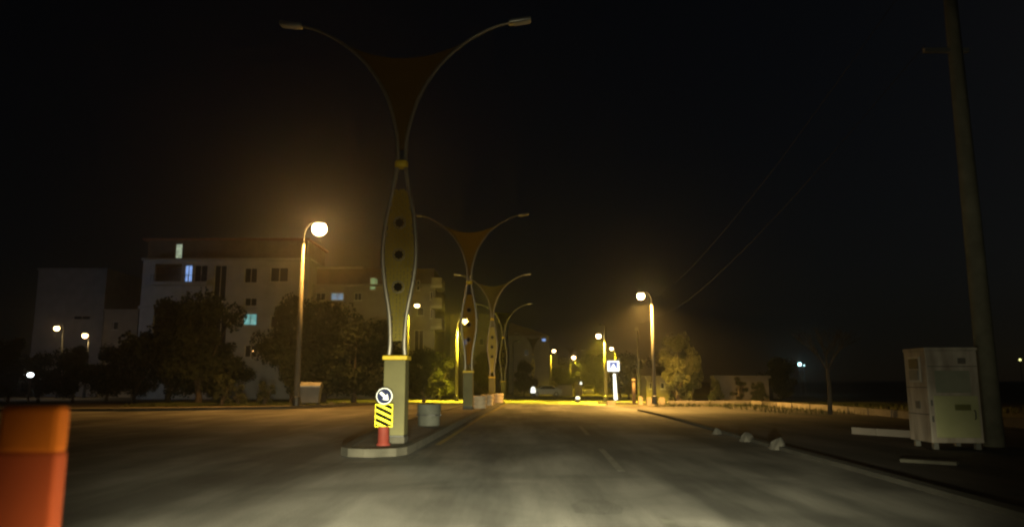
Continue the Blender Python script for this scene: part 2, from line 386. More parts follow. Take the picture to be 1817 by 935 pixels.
masts = [(703, 15.9, 'nearest tall sculptural lamp mast on the median tip beside the arrow sign'),
         (831, 35.5, 'second sculptural lamp mast along the median, beside the first pair of ringed planters'),
         (873, 55, 'third sculptural lamp mast on the median, directly left of the last mast before the crossing'),
         (893, 73.5, 'fourth sculptural lamp mast on the median, last one before the cross street'),
         (946, 116, 'fifth sculptural lamp mast, behind the small glowing marker past the cross street'),
         (1013, 172, 'farthest sculptural lamp mast, just left of a small white street light')]
for i, (px, Y, lab) in enumerate(masts):
    dz = .138 if Y != 73.5 else .0
    loc = (gx(px, Y), Y, gz(Y) + dz)
    if i == 0: MAST.location = loc; MAST.rotation_euler = (0, 0, R(-2)); MAST['label'] = lab
    else: dup(MAST, loc=loc, rz=R(-2), label=lab)
# small island under the fourth mast
bm = NB(); fx = gx(893, 73.5); lathe(bm, [(1.1, gz(73.5) - .05), (1.1, gz(73.5) + .02), (1.0, gz(73.5) + .03)], 24, fx, 73.5, 1, 1.6)
# ------------------------------------------------------------------ street lamps
lampcount = 0
def street_lamp(label, px, Y, top_py, lpx, lpy, color, power, rad=.1, name='street_lamp', head=(.34, .2), glow=60, litup=True, dz=0, r0=.085, r1=.055, mstem=None, base_h=.5, cone=150, halo=0, gcol=(1, .66, .28)):
    g = gz(Y) + dz
    bx = gx(px, Y); lamp = at(lpx, lpy, Y); top = at(px, top_py, Y).z
    t = thing(name, label, 'street lamp', (bx, Y, g)); t['group'] = 'street lamps'
    bm = NB(); tube(bm, [(0, 0, 0), (0, 0, top - g)], [r0 * 1.2, r1], 12); pole = obj('pole', bm, mstem or M_pole, t, True)
    bm = NB(); box(bm, -r0 * 1.9, r0 * 1.9, -r0 * 1.9, r0 * 1.9, 0, .03); lathe(bm, [(r0 * 1.5, .03), (r0 * 1.5, base_h), (r0 * 1.25, base_h + .03)], 12); obj('pole_base', bm, M_dark, t)
    dx, dz_ = lamp.x - bx, lamp.z - g; th = top - g; s = 1 if dx > 0 else -1
    rise = max(dz_ + .12, th + .1)
    p = smooth_path([(0, 0, th), (dx * .06, 0, th + (rise - th) * .55), (dx * .35, 0, th + (rise - th) * .92), (dx * .8, 0, rise)], 4)
    bm = NB(); tube(bm, p, r1 * .6, 8); obj('arm', bm, M_dark, t, True)
    a, b = head
    bm = NB(); lathe(bm, [(.25 * a, .12), (.6 * a, .10), (.85 * a, .03), (a * .84, 0)], 20, 0, 0, 1.15, .8)
    hd = obj('lamp_head', bm, M_galv, t, True); hd.location = (dx, 0, dz_ + .04)
    bm = NB(); n_ = 10; c0_ = R(40); zc = -b * math.sin(c0_)
    prof = [(a * math.cos(c0_ - k * (c0_ + R(88)) / n_), zc + b * math.sin(c0_ - k * (c0_ + R(88)) / n_)) for k in range(n_ + 1)]
    lathe(bm, prof[::-1], 20)
    gl = obj('lamp_glass', bm, lit('lamp_glow_%s' % ('%.2f_%.2f_%d' % (gcol[1], gcol[2], glow)), gcol, glow) if litup else M_lampoff, hd, True)
    gl.location = (0, 0, -.03)
    if litup:
        l = lamp_light('lamp_light', 'POINT' if cone > 175 else 'SPOT', (dx, 0, dz_ - b * 1.8 - .08), power, color, rad, (0, 0, 0), R(min(cone, 179)), .5); l.parent = t
    if halo: l = lamp_light('lamp_light', 'POINT', (dx, 0, dz_ - b * 1.8 - .08), halo, color, rad); l.parent = t
    return t
SOD = (1.0, .47, .09); YEL = (1.0, .70, .025); WRM = (1.0, .54, .11); LED = (.85, .95, 1.0)
gL1 = G(527, 720, .118)
street_lamp('tall steel street lamp with the brightest glare, beside the grey waste container', 527, gL1.y, 432, 567, 399, SOD, 7000, .25, cone=142, halo=1350, head=(.42, .40), glow=60, dz=.118, r0=.15, r1=.085)
street_lamp('yellow-lit street lamp rising right behind the nearest sculptural mast', 722, 66, 557, 740, 541, YEL, 6000, .12, head=(.22, .13), glow=30, r0=.09, r1=.07, cone=112, gcol=(1, .75, .3))
street_lamp('yellow-lit street lamp left of the second sculptural mast', 810, 65, 580, 825, 567, YEL, 36000, .12, cone=112, halo=500, head=(.28, .25), glow=40, r0=.12, r1=.08, gcol=(1, .72, .2))
street_lamp('thin street lamp with no lit head visible, between the fourth and fifth masts', 910, 96, 613, 921, 606, YEL, 3000, .12, head=(.2, .05), litup=False, r0=.11, r1=.08)
street_lamp('small street lamp with white glow right of the fifth sculptural mast', 978, 128, 630, 983, 621, YEL, 6000, .12, head=(.26, .25), glow=30, r0=.11, r1=.08)
street_lamp('small street lamp with white glow beside the farthest sculptural mast', 1012, 150, 640, 1018, 632, YEL, 6000, .12, head=(.36, .36), glow=30, r0=.14, r1=.09)
gR = G(1161, 717, .118)
street_lamp('street lamp with warm glow beside the concrete blocks on the right', 1161, gR.y, 540, 1137, 522, WRM, 17000, .15, cone=160, halo=220, head=(.24, .22), glow=40, dz=.118, r0=.12, r1=.075)
street_lamp('thick-poled street lamp left of the lit crossing sign', 1075, 60, 578, 1062, 594, YEL, 24000, .12, cone=140, halo=120, head=(.2, .18), glow=30, r0=.13, r1=.10)
street_lamp('small far street lamp right above the lit crossing sign', 1093, 110, 632, 1085, 617, YEL, 12000, .12, head=(.25, .22), glow=25, r0=.09, r1=.07)
street_lamp('dim unlit street lamp left of the warm lamp on the right', 1134, 66, 588, 1130, 584, WRM, 10, .1, head=(.16, .08), litup=False, r0=.13, r1=.09)
street_lamp('left of two small orange lamps before the pale far left building', 103, 84, 584, 101, 580, (1, .68, .30), 200, .1, gcol=(1, .62, .25), head=(.28, .26), glow=25, r0=.12, r1=.08)
street_lamp('right of two small orange lamps before the pale far left building', 150, 84, 598, 151, 593, (1, .68, .30), 200, .1, gcol=(1, .62, .25), head=(.28, .26), glow=25, r0=.12, r1=.08)
# ------------------------------------------------------------------ arrow sign with chevron board
def retro_sign():
    g = G(680, 790, .152); t = thing('traffic_sign_post', 'low red post with blue keep-right arrow disc over a yellow and black striped board', 'traffic sign', (g.x, g.y, g.z))
    sc = g.y / F
    bm = NB(); lathe(bm, [(.14, 0), (.14, .03), (.112, .045), (.108, .35), (.10, .365)], 20); obj('post', bm, M_red, t, True)
    bm = NB(); tube(bm, [(0, .02, .36), (0, .02, 1.06)], .03, 8); obj('sign_support', bm, M_dark, t)
    Ye = retro('yellow_reflective_sheeting', (.80, .74, .04), .05); Wh = retro('white_reflective_sheeting', (.8, .83, .85), .06); Bl = retro('blue_reflective_sheeting', (.003, .008, .045), .02)
    Bk = mat('black_paint', (.003, .003, .003), .9, bump=0, spec=.05)
    bm = NB(); box(bm, -.175, .175, -.03, -.01, .355, .80, .008); bd = obj('striped_board', bm, Ye, t)
    bm = NB()
    z0, z1, x0, x1 = .368, .787, -.163, .163
    for c in (-.305, -.183, -.061, .061, .183, .305):                          # bands falling to the right, clipped to the board
        band = []
        poly = [(x0, c + .075), (x1, c - .075), (x1, c - .075 + .074), (x0, c + .075 + .074)]
        poly = [(x, z + .575) for x, z in poly]
        q = cliphalf(cliphalf(poly, z0, True), z1, False)
        if len(q) >= 3: plate(bm, q, -.033, -.0305)
    obj('black_stripes', bm, Bk, bd)
    cz = .955
    circ = lambda r, n=36: [(r * math.cos(i * 2 * math.pi / n), cz + r * math.sin(i * 2 * math.pi / n)) for i in range(n)]
    bm = NB(); plate(bm, circ(.158), -.028, -.012); dk = obj('sign_disc', bm, Wh, t)
    bm = NB(); plate(bm, circ(.147), -.031, -.0285); fd = obj('blue_field', bm, Bl, dk)
    bm = NB(); arrow = [(-.105, -.024), (.02, -.024), (.02, -.072), (.112, 0), (.02, .072), (.02, .024), (-.105, .024)]
    a = R(-42); arrow = [(x * math.cos(a) - z * math.sin(a), cz + x * math.sin(a) + z * math.cos(a)) for x, z in arrow]
    plate(bm, arrow, -.034, -.0315); obj('arrow', bm, Wh, dk)
retro_sign()
# ------------------------------------------------------------------ orange road marker beside the car
t = thing('road_marker_post', 'flat orange plastic marker post close to the camera at the left edge of the view', 'marker post', (at(57, 800, 2.45).x, 2.45, 0))
bm = NB(); box(bm, -.14, .14, -.10, .10, 0, .05, .02); obj('foot', bm, M_dark, t)
bm = NB(); box(bm, -.098, .098, -.035, .035, .052, 1.18, .012); obj('post_board', bm, M_redor, t)
bm = NB(); box(bm, -.0982, .0982, -.0352, .0352, 1.1705, 1.325, .02); obj('post_top', bm, M_orange, t)
# ------------------------------------------------------------------ planters on the median
def planter(label, px, Y, r, tiers, m, notch=False):
    t = thing('planter', label, 'planter', (gx(px, Y), Y, gz(Y) + .138)); t['group'] = 'round planters on the median'
    h = .62; prof = []
    for k in range(tiers):
        z0, z1 = h * k / tiers, h * (k + 1) / tiers; f = (.88 + .12 * (k + .6) / tiers)
        prof += [(r * f * .965, z0 + .004), (r * f, z0 + .03), (r * (f + .02), z1 - .03), (r * (f - .02), z1 - .004)]
    bm = NB(); prof += [(r * .86, h), (r * .84, h - .05)]
    lathe(bm, prof, 28); obj('planter_bowl', bm, m, t, True)
    if notch:
        bm = NB()
        for k in range(10):
            a = k * R(36); c = Vector((math.cos(a), math.sin(a))) * r * 1.005
            Mx = Matrix.Translation((c.x, c.y, h * .5)) @ Matrix.Rotation(a + R(90), 4, 'Z')
            box(bm, -.09, .09, -.012, .012, -.018, .018, 0, Mx)
        obj('notch_band', bm, M_dark, t)
    bm = NB(); lathe(bm, [(r * .83, h - .06), (r * .83, h - .05)], 20); obj('soil', bm, M_bark, t)
M_plg = mat('grey_planter_concrete', (.045, .048, .04), .8, col2=(.075, .078, .066), scale=3, bump=.3)
M_plt = mat('tan_planter_concrete', (.32, .26, .19), .8, col2=(.42, .35, .26), scale=3, bump=.3)
planter('grey concrete planter with a notched middle band behind the nearest mast', 762, 21.8, .34, 2, M_plg, True)
planter('tan three-tiered planter right after the second mast', 851, 37.0, .36, 3, M_plt)
planter('tan ringed planter in the middle between the second and third masts', 865, 43, .36, 3, M_plt)
planter('tan ringed planter next to the foot of the fourth mast', 884, 50.5, .36, 3, M_plt)
# ------------------------------------------------------------------ pedestrian crossing sign, self lit
t = thing('crossing_sign', 'square blue and white pedestrian crossing sign glowing on a thick lit white post', 'traffic sign', (0, 0, 0))
Y = G(1091, 709, .118).y; t.location = (gx(1091, Y), Y, gz(Y) + .118); k = Y / F
zb = lambda py: at(1090, py, Y).z - t.location.z
WG = lit('white_light_panel', (1, 1, .93), 2.6); BG = lit('blue_light_panel', (.10, .22, .75), .75)
bm = NB(); tube(bm, [(0.06, 0, .0), (-.02, 0, zb(663))], [.155, .105], 16); obj('lit_post', bm, WG, t, True)
bm = NB(); tube(bm, [(-.02, .03, zb(664)), (-.02, .03, zb(652))], .05, 8); obj('neck', bm, M_dark, t)
sx = (1079 - 1091) * k; sx2 = (1099.5 - 1091) * k; z0, z1 = zb(658.5), zb(640)
bm = NB(); box(bm, sx, sx2, -.08, .06, z0, z1, .05); sb = obj('sign_box', bm, WG, t)
cx = (sx + sx2) / 2; cz = (z0 + z1) / 2; q = (sx2 - sx) * .32
bm = NB(); box(bm, cx - q, cx + q, -.09, -.081, cz - q, cz + q * 1.05); bf = obj('blue_field', bm, BG, sb)
bm = NB(); plate(bm, [(cx - q * .92, cz - q * .98), (cx + q * .92, cz - q * .98), (cx, cz + q * .62)], -.096, -.0905); tr = obj('white_triangle', bm, WG, bf)
bm = NB()                                                                        # walking figure
tube(bm, [(cx, -.1, cz - q * .1), (cx + .02, -.1, cz - q * .5)], .035, 8)
tube(bm, [(cx + .02, -.1, cz - q * .45), (cx - .06, -.1, cz - q * .9)], .022, 6); tube(bm, [(cx + .02, -.1, cz - q * .45), (cx + .09, -.1, cz - q * .9)], .022, 6)
lathe(bm, [(.01, cz + q * .02 - .03), (.032, cz + q * .02), (.01, cz + q * .02 + .03)], 8, cx, -.1)
obj('walking_figure', bm, mat('grey_print', (.25, .27, .32), .6, bump=0), tr)
def glow_marker(label, px, py0, py1, w, Y, name='lit_marker'):
    t = thing(name, label, 'marker light', (gx(px, Y), Y, gz(Y) + .0)); a = at(px, py1, Y).z - gz(Y); b = at(px, py0, Y).z - gz(Y); a = max(a, .02)
    bm = NB(); lathe(bm, [(w * .55, a), (w * .6, a + (b - a) * .3), (w * .5, a + (b - a) * .75), (w * .25, b)], 14); obj('lit_body', bm, lit('marker_glow', (1, 1, .85), 1.8), t, True)
    bm = NB(); lathe(bm, [(w * .6, 0), (w * .6, a + .005)], 14); obj('marker_base', bm, M_dark, t)
glow_marker('small glowing white marker at the near end of the far median', 946, 686, 697, .5, 89)
glow_marker('tiny white light on the road by the right side of the crossing', 1025, 703, 708, .3, 60)
glow_marker('tiny distant white light near the end of the road', 1031, 677, 683, .35, 135)
# ------------------------------------------------------------------ right side objects
def post(label, px, py0, py1, w, m, name, cat, h=None, Y=None, dz=.0):
    g = G(px, py1, dz); Y = g.y; k = Y / F
    hh = at(px, py0, Y).z - g.z; ww = w * k
    t = thing(name, label, cat, (g.x, Y, g.z), R(random.uniform(-6, 6)))
    return t, hh, ww
t, hh, ww = post('slender brown post with a rounded top left of the concrete blocks', 1125, 672, 716, 6, None, 'bollard_post', 'post', dz=.118)
bm = NB(); lathe(bm, [(ww * .5, 0), (ww * .5, hh * .86), (ww * .38, hh * .88), (ww * .62, hh * .92), (ww * .62, hh * .97), (ww * .2, hh)], 14); obj('shaft', bm, mat('brown_post', (.22, .15, .09), .7), t, True)
for px, py0, py1, w, lab in ((1136.5, 703, 718, 7, 'narrow upright concrete block, left one of three by the warm lamp'), (1154, 705, 719, 13, 'squarish concrete block just left of the warm lamp pole'), (1174, 705, 719, 10, 'concrete block with a chamfered top just right of the warm lamp pole'), (1084, 711, 719, 14, 'low concrete block at the foot of the thick-poled lamp')):
    g = G(px, py1); k = g.y / F; bm = NB(); hh = at(px, py0, g.y).z - g.z; a = w * k / 2
    prism(bm, [(-a, -a), (a, -a), (a, a), (-a, a)], 0, hh * .85); prism(bm, [(-a * .8, -a * .8), (a * .8, -a * .8), (a * .8, a * .8), (-a * .8, a * .8)], hh * .851, hh)
    o = obj('concrete_block', bm, M_plt, loc=(g.x, g.y, g.z)); tag(o, lab, 'concrete block', 'concrete blocks by the right pavement')
# low pale wall round the bay
def low_wall(label, pts, h, w, m, name='low_wall', caps=True):
    P = [G(*p) for p in pts]; bm = NB()
    for i, (a, b) in enumerate(zip(P, P[1:])):
        n = max(1, int((b - a).length / 2.4))
        for k in range(n):
            p = a.lerp(b, k / n); q = a.lerp(b, (k + 1) / n - .012); t_ = (q - p).normalized(); nn = Vector((-t_.y, t_.x, 0)) * w / 2
            v = [p - nn, q - nn, q + nn, p + nn]; lo = [bm.verts.new((x.x, x.y, x.z - .03)) for x in v]; hi = [bm.verts.new((x.x, x.y, x.z + h + random.uniform(-.006, .006))) for x in v]
            bm.faces.new(lo[::-1]); bm.faces.new(hi)
            for j in range(4): bm.faces.new((lo[j], lo[(j + 1) % 4], hi[(j + 1) % 4], hi[j]))
    return tag(obj(name, bm, m), label, 'wall')
M_wallp = mat('pale_kerb_wall', (.16, .14, .12), .85, col2=(.24, .21, .185), scale=.8, bump=.3)
low_wall('long low pale stone wall edging the far side of the parking bay', [(1185, 718), (1335, 718), (1480, 729), (1640, 745), (1900, 765)], .27, .3, M_wallp)
t = low_wall('short low pale kerb block stretching left from the donation bin', [(1517, 769), (1560, 772), (1640, 777)], .17, .25, M_wallp, 'kerb_block')
for px, py, w, h, lab in ((1272, 770, 18, 12, 'smallest and farthest of the pale rocks on the right kerb'), (1325, 783, 24, 19, 'middle pale rock on the right kerb'), (1381, 797, 32, 23, 'largest and nearest pale pointed rock on the right kerb')):
    g = G(px, py); k = g.y / F; bm = NB(); bmesh.ops.create_icosphere(bm, subdivisions=2, radius=1)
    rr = random.Random(px)
    for v in bm.verts:
        n = 1 + .16 * math.sin(v.co.x * 3 + px) * math.cos(v.co.y * 4 + px) + rr.uniform(-.14, .14)
        v.co = Vector((v.co.x * w * k / 2 * n * (1 - .35 * max(v.co.z, 0)), v.co.y * w * k / 2.4 * n, max(v.co.z * h * k * .95 * n, -.02)))
    o = obj('rock', bm, M_conc, loc=(g.x, g.y, g.z)); tag(o, lab, 'rock', 'rocks on the right kerb')
g = G(1378, 708); k = g.y / F; bm = NB(); box(bm, -5 * k, 5 * k, -.08, .08, 0, 14.5 * k, .02); tag(obj('marker_stone', bm, M_wallp, loc=g), 'small pale upright stone behind the low wall', 'marker stone')
# clothes donation bin
def donation_bin():
    g = G(1650, 798); yaw = R(-5); Yc = g.y + .55
    t = thing('donation_bin', 'tall pale metal clothes donation bin on short legs beside the utility pole', 'donation bin', (at(1672, 700, Yc).x, Yc, 0), yaw)
    w = .52; z0, z1 = .13, 2.10
    bm = NB()
    v = [(-w, -w, z0), (w, -w, z0), (w, w, z0), (-w, w, z0), (-w, -w, z1), (w, -w, z1 - .02), (w, w, z1 - .02), (-w, w, z1)]
    box(bm, -w, w, -w, w, z0, z1 - .06, .02); prism(bm, [(-w - .012, -w - .012), (w + .012, -w - .012), (w + .012, w + .012), (-w - .012, w + .012)], z1 - .058, z1)
    M_bin = mat('pale_bin_paint', (.27, .23, .19), .6, col2=(.50, .45, .40), scale=2.2, bump=.2, stretch=(2.2, 2.2, .6))
    body = obj('body', bm, M_bin, t)
    for a, b in ((-.42, -.42), (.42, -.42), (.42, .42), (-.42, .42)):
        bm = NB(); box(bm, a - .05, a + .05, b - .05, b + .05, 0, z0 - .002); obj('leg', bm, M_galv, t)
    # narrow left face (x = -w): chute opening with grey flap, lock plate
    bm = NB(); box(bm, -w - .028, -w - .002, -.28, .28, 1.38, 1.92, .006); ch = obj('chute', bm, M_frame, t)
    bm = NB(); box(bm, -w - .034, -w - .029, -.23, .23, 1.66, 1.88); obj('chute_opening', bm, M_dark, ch)
    bm = NB(); box(bm, -w - .05, -w - .03, -.22, .22, 1.42, 1.64, .008); obj('chute_flap', bm, mat('grey_flap', (.16, .17, .17), .5), ch)
    bm = NB(); box(bm, -w - .02, -w - .002, -.12, .08, .82, .98, .005); obj('lock_plate', bm, mat('lock_grey', (.12, .11, .10), .5), t)
    # wide front face (y = -w)
    bm = NB(); box(bm, -.36, .34, -w - .016, -w - .003, 1.16, 1.62, .003); obj('faded_poster', bm, mat('faded_poster', (.20, .22, .17), .7, col2=(.27, .28, .22), scale=2.5), t)
    bm = NB(); box(bm, -.42, .46, -w - .020, -w - .003, .24, 1.10, .01); d = obj('door', bm, mat('greenish_bin_door', (.36, .37, .20), .55, col2=(.44, .44, .25), scale=2), t)
    bm = NB(); box(bm, -.02, .30, -w - .03, -w - .022, .80, .92, .004); obj('text_plate', bm, mat('olive_plate', (.14, .14, .05), .6), d)
    for z in (.62, .95):
        bm = NB(); tube(bm, [(-.47, -w - .02, z - .06), (-.47, -w - .02, z + .06)], .018, 8); obj('hinge', bm, M_dark, d)
    for z in (.70, 1.26):
        bm = NB(); box(bm, -w - .006, -w - .002, -.5, .5, z, z + .018); obj('panel_seam', bm, M_dark, body)
    bm = NB(); tube(bm, [(.36, -w - .03, .62), (.36, -w - .07, .64), (.36, -w - .07, .78), (.36, -w - .03, .80)], .012, 8); obj('handle', bm, M_dark, d)
    bm = NB(); box(bm, -w + .02, w - .02, -w - .007, -w - .002, 1.70, 1.712); obj('panel_seam', bm, M_dark, body)
    bm = NB(); box(bm, .12, .28, -w - .03, -w - .003, 1.76, 1.88, .01); obj('upper_hatch', bm, mat('lock_grey', (.12, .11, .10), .5), t)
donation_bin()
# utility pole
t = thing('utility_pole', 'tall leaning-looking concrete utility pole behind the donation bin, running out of the frame', 'utility pole', (at(1763, 780, 16.6).x, 16.6, 0))
bm = NB(); tube(bm, [(0, 0, 0), (0, 0, 5), (0, 0, 11.8)], [.215, .185, .13], 14); obj('pole_shaft', bm, mat('weathered_concrete', (.13, .125, .095), .9, col2=(.20, .195, .15), scale=3, bump=.4), t, True)
bm = NB(); box(bm, -.75, .3, -.05, .05, 9.05, 9.15); obj('crossarm', bm, M_galv, t); bm = NB(); box(bm, -.9, .9, -.05, .05, 10.8, 10.9); ca = obj('crossarm', bm, M_galv, t)
for x, z in ((-.7, 9.15), (-.85, 10.9), (0.25, 10.9), (.85, 10.9)):
    bm = NB(); lathe(bm, [(.02, z), (.05, z + .02), (.025, z + .05), (.05, z + .08), (.02, z + .12)], 10); obj('insulator', bm, M_lampoff, ca, True)
bx_ = t.location.x
for lab, z, x in (('upper overhead wire running from the utility pole towards the far right lamps', 11.0, -.85), ('lower overhead wire running from the utility pole towards the far right lamps', 9.25, -.7)):
    a = Vector((bx_ + x, 16.6, z)); b = Vector((12.5, 75, z - 2.2)); bm = NB()
    pts = [a.lerp(b, k / 16) + Vector((0, 0, -1.6 * (1 - (2 * k / 16 - 1) ** 2))) for k in range(17)]
    tube(bm, pts, .008, 5); tag(obj('overhead_wire', bm, M_dark), lab, 'wire')
# ------------------------------------------------------------------ waste container by the bright lamp
gW = G(548, 719, .118)
t = thing('waste_container', 'grey metal wheeled waste container right of the brightest street lamp', 'waste container', (gW.x, gW.y + .4, gW.z), R(4))
M_wc = mat('galvanised_bin', (.13, .125, .12), .6, .2, col2=(.18, .175, .165), scale=2)
bm = NB(); w0, w1 = .48, .60; bot = [bm.verts.new((sx * w0, sy * .38, .16)) for sx, sy in ((-1, -1), (1, -1), (1, 1), (-1, 1))]; top = [bm.verts.new((sx * w1, sy * .48, 1.12)) for sx, sy in ((-1, -1), (1, -1), (1, 1), (-1, 1))]
bm.faces.new(bot[::-1]); bm.faces.new(top)
for i in range(4): bm.faces.new((bot[i], bot[(i + 1) % 4], top[(i + 1) % 4], top[i]))
bd = obj('tub', bm, M_wc, t)
bm = NB(); box(bm, -.62, .62, -.50, -.46, 1.06, 1.13, .008); obj('rim_bar', bm, M_galv, bd)
bm = NB(); n = 10; prof = [(-.5 + i / n, 1.135 + .22 * math.sin(math.pi * i / n)) for i in range(n + 1)]
for (y0, z0), (y1, z1) in zip(prof, prof[1:]):
    q = [bm.verts.new(p) for p in ((-.6, y0, z0), (.6, y0, z0), (.6, y1, z1), (-.6, y1, z1))]; bm.faces.new(q)
for s in (-.6, .6): bm.faces.new([bm.verts.new((s, y, z)) for y, z in prof])
obj('curved_lid', bm, M_wc, t)
for sx, sy in ((-1, -1), (1, -1), (1, 1), (-1, 1)):
    bm = NB(); tube(bm, [(sx * .42 - .03, sy * .3, .085), (sx * .42 + .03, sy * .3, .085)], .085, 14); obj('wheel', bm, M_dark, t)
for px, lab in ((586, 'small pale stone on the verge nearest the waste container'), (609, 'small pale stone on the verge, right of the first one')):
    g = G(px, 717, .118); bm = NB(); bmesh.ops.create_icosphere(bm, subdivisions=2, radius=.16)
    for v in bm.verts: v.co = Vector((v.co.x * 1.3, v.co.y, max(v.co.z, -.01))) * (1 + random.uniform(-.1, .1))
    tag(obj('stone', bm, M_kerb, loc=(g.x, g.y + .3, g.z)), lab, 'stone', 'stones on the left verge')
# ------------------------------------------------------------------ buildings
def facade(bm, x0, x1, z0, z1, y, th, holes):
    xs = sorted({x0, x1} | {h[0] for h in holes} | {h[1] for h in holes}); zs = sorted({z0, z1} | {h[2] for h in holes} | {h[3] for h in holes})
    xs = [x for x in xs if x0 <= x <= x1]; zs = [z for z in zs if z0 <= z <= z1]
    solid = {}
    for i in range(len(xs) - 1):
        for j in range(len(zs) - 1):
            cx_, cz_ = (xs[i] + xs[i + 1]) / 2, (zs[j] + zs[j + 1]) / 2
            solid[i, j] = not any(h[0] < cx_ < h[1] and h[2] < cz_ < h[3] for h in holes)
    def quad(*p): bm.faces.new([bm.verts.new(q) for q in p])
    for (i, j), s in solid.items():
        if not s: continue
        a, b, c, d = xs[i], xs[i + 1], zs[j], zs[j + 1]
        quad((a, y, c), (b, y, c), (b, y, d), (a, y, d)); quad((a, y + th, c), (a, y + th, d), (b, y + th, d), (b, y + th, c))
        if not solid.get((i - 1, j)): quad((a, y, c), (a, y, d), (a, y + th, d), (a, y + th, c))
        if not solid.get((i + 1, j)): quad((b, y, c), (b, y + th, c), (b, y + th, d), (b, y, d))
        if not solid.get((i, j - 1)): quad((a, y, c), (a, y + th, c), (b, y + th, c), (b, y, c))
        if not solid.get((i, j + 1)): quad((a, y, d), (b, y, d), (b, y + th, d), (a, y + th, d))
def window(parent, r, y, pane, mull=True):
    x0, x1, z0, z1 = r; f = .07; y += .12
    bm = NB(); box(bm, x0, x0 + f, y, y + .06, z0, z1); box(bm, x1 - f, x1, y, y + .06, z0, z1); box(bm, x0 + f, x1 - f, y, y + .06, z0, z0 + f); box(bm, x0 + f, x1 - f, y, y + .06, z1 - f, z1)
    if mull and x1 - x0 > .8: box(bm, (x0 + x1) / 2 - .03, (x0 + x1) / 2 + .03, y + .005, y + .05, z0 + f, z1 - f)
    w = obj('window', bm, M_frame, parent)
    bm = NB(); box(bm, x0 + f, x1 - f, y + .06, y + .075, z0 + f, z1 - f); obj('pane', bm, pane, w)
    bm = NB(); box(bm, x0 - .06, x1 + .06, y - .18, y - .001, z0 - .07, z0 - .002); obj('sill', bm, M_frame, w)
L_bl = lit('blue_lit_window', (.30, .50, 1.0), .85, .35, 1.2); L_te = lit('teal_lit_window', (.30, .75, .70), .50, .25, 2); L_gr = lit('pale_lit_window', (.60, .72, .50), .55, .5, 4)
L_dm = lit('dim_lit_window', (.45, .45, .40), .07, .6, 2); L_cb = lit('cold_lit_window', (.22, .36, .50), .55, .3, 2); L_lg = lit('green_lit_window', (.45, .65, .28), .42, .3, 2)
def building(name, label, pxl, pxr, pytop, Y, th, wins, wall=M_wall, cat='building', depth=11, extra=None):
    t = thing(name, label, cat, (0, Y, gz(Y))); g = gz(Y)
    X = lambda px, py=550: at(px, py, Y).x; Z = lambda py, px=500: at(px, py, Y).z - g
    x0, x1, z1 = X(pxl), X(pxr), Z(pytop); rs = [(X(a, c), X(b, c), Z(d), Z(c), p) for a, b, c, d, p in wins]
    bm = NB(); facade(bm, x0, x1, -.3, z1, 0, .3, [r[:4] for r in rs])
    box(bm, x0, x0 + .3, .301, depth, -.3, z1); box(bm, x1 - .3, x1, .301, depth, -.3, z1); box(bm, x0 + .301, x1 - .301, depth - .3, depth, -.3, z1)
    wl = obj('wall', bm, wall, t)
    bm = NB(); box(bm, x0 + .302, x1 - .302, 1.8, depth - .31, -.3, z1 - .4); obj('inner_wall', bm, M_int, t)
    bm = NB(); box(bm, x0 - .15, x1 + .15, -.18, depth + .1, z1 + .002, z1 + .22); obj('roof_slab', bm, wall, t)
    for r in rs:
        if r[4] != 'open': window(t, r[:4], 0, r[4])
    return t, X, Z
Yb = 76
wins = [(276, 323, 468, 500, 'open'), (328, 342, 470, 502, L_bl), (345, 369, 470, 500, M_glass), (381, 403, 470, 534, M_glass), (434, 457, 475, 502, M_glass), (434, 456, 528, 543, M_glass),
        (432, 456, 556, 577, L_te), (272, 300, 560, 590, M_glass), (330, 360, 560, 590, M_glass), (480, 512, 474, 500, M_glass), (480, 505, 560, 582, M_glass), (381, 403, 560, 620, M_glass), (272, 300, 625, 650, M_glass), (434, 456, 612, 634, M_glass)]
tb, X, Z = building('apartment_building', 'long pale apartment block left of centre with scattered lit windows and dark setback attic', 248, 545, 462, Yb, .3, wins)
bm = NB(); box(bm, X(250), X(545), -.55, -.19, Z(464), Z(461)); obj('parapet_band', bm, M_wall, tb)
bm = NB(); box(bm, X(248), X(430), -.45, -.01, Z(548), Z(543)); box(bm, X(560), X(545), -.4, 0, Z(510), Z(507)) if False else None; obj('floor_band', bm, M_wall, tb)
# balcony slab under the loggia, rail
bm = NB(); box(bm, X(272), X(372), -1.2, -.01, Z(507), Z(502)); bl = obj('balcony', bm, M_wall, tb)
bm = NB()
for k in range(22): x = X(273) + (X(371) - X(273)) * k / 21; box(bm, x - .015, x + .015, -1.17, -1.14, Z(502) + .001, Z(502) + .62)
box(bm, X(272), X(372), -1.18, -1.13, Z(502) + .621, Z(502) + .66); obj('balcony_rail', bm, M_dark, bl)
# attic, set back
bm = NB(); ax0, ax1 = at(262, 460, Yb + 1.6).x, at(545, 460, Yb + 1.6).x; az0 = Z(461) + .23; az1 = at(400, 427, Yb + 1.6).z - gz(Yb)
aw = (at(310, 450, Yb + 1.6).x, at(323, 450, Yb + 1.6).x, at(316, 459, Yb + 1.6).z - gz(Yb), at(316, 432, Yb + 1.6).z - gz(Yb))
facade(bm, ax0, ax1, az0, az1, 1.6, .3, [aw]); box(bm, ax0, ax0 + .3, 1.901, 9, az0, az1); box(bm, ax1 - .3, ax1, 1.901, 9, az0, az1); at_ = obj('attic_wall', bm, M_int, tb)
bm = NB(); box(bm, ax0 - .5, ax1 + .3, 1.2, 9.3, az1 + .002, az1 + .2); obj('attic_roof', bm, M_roof, tb)
window(tb, aw, 1.6, L_gr, False)
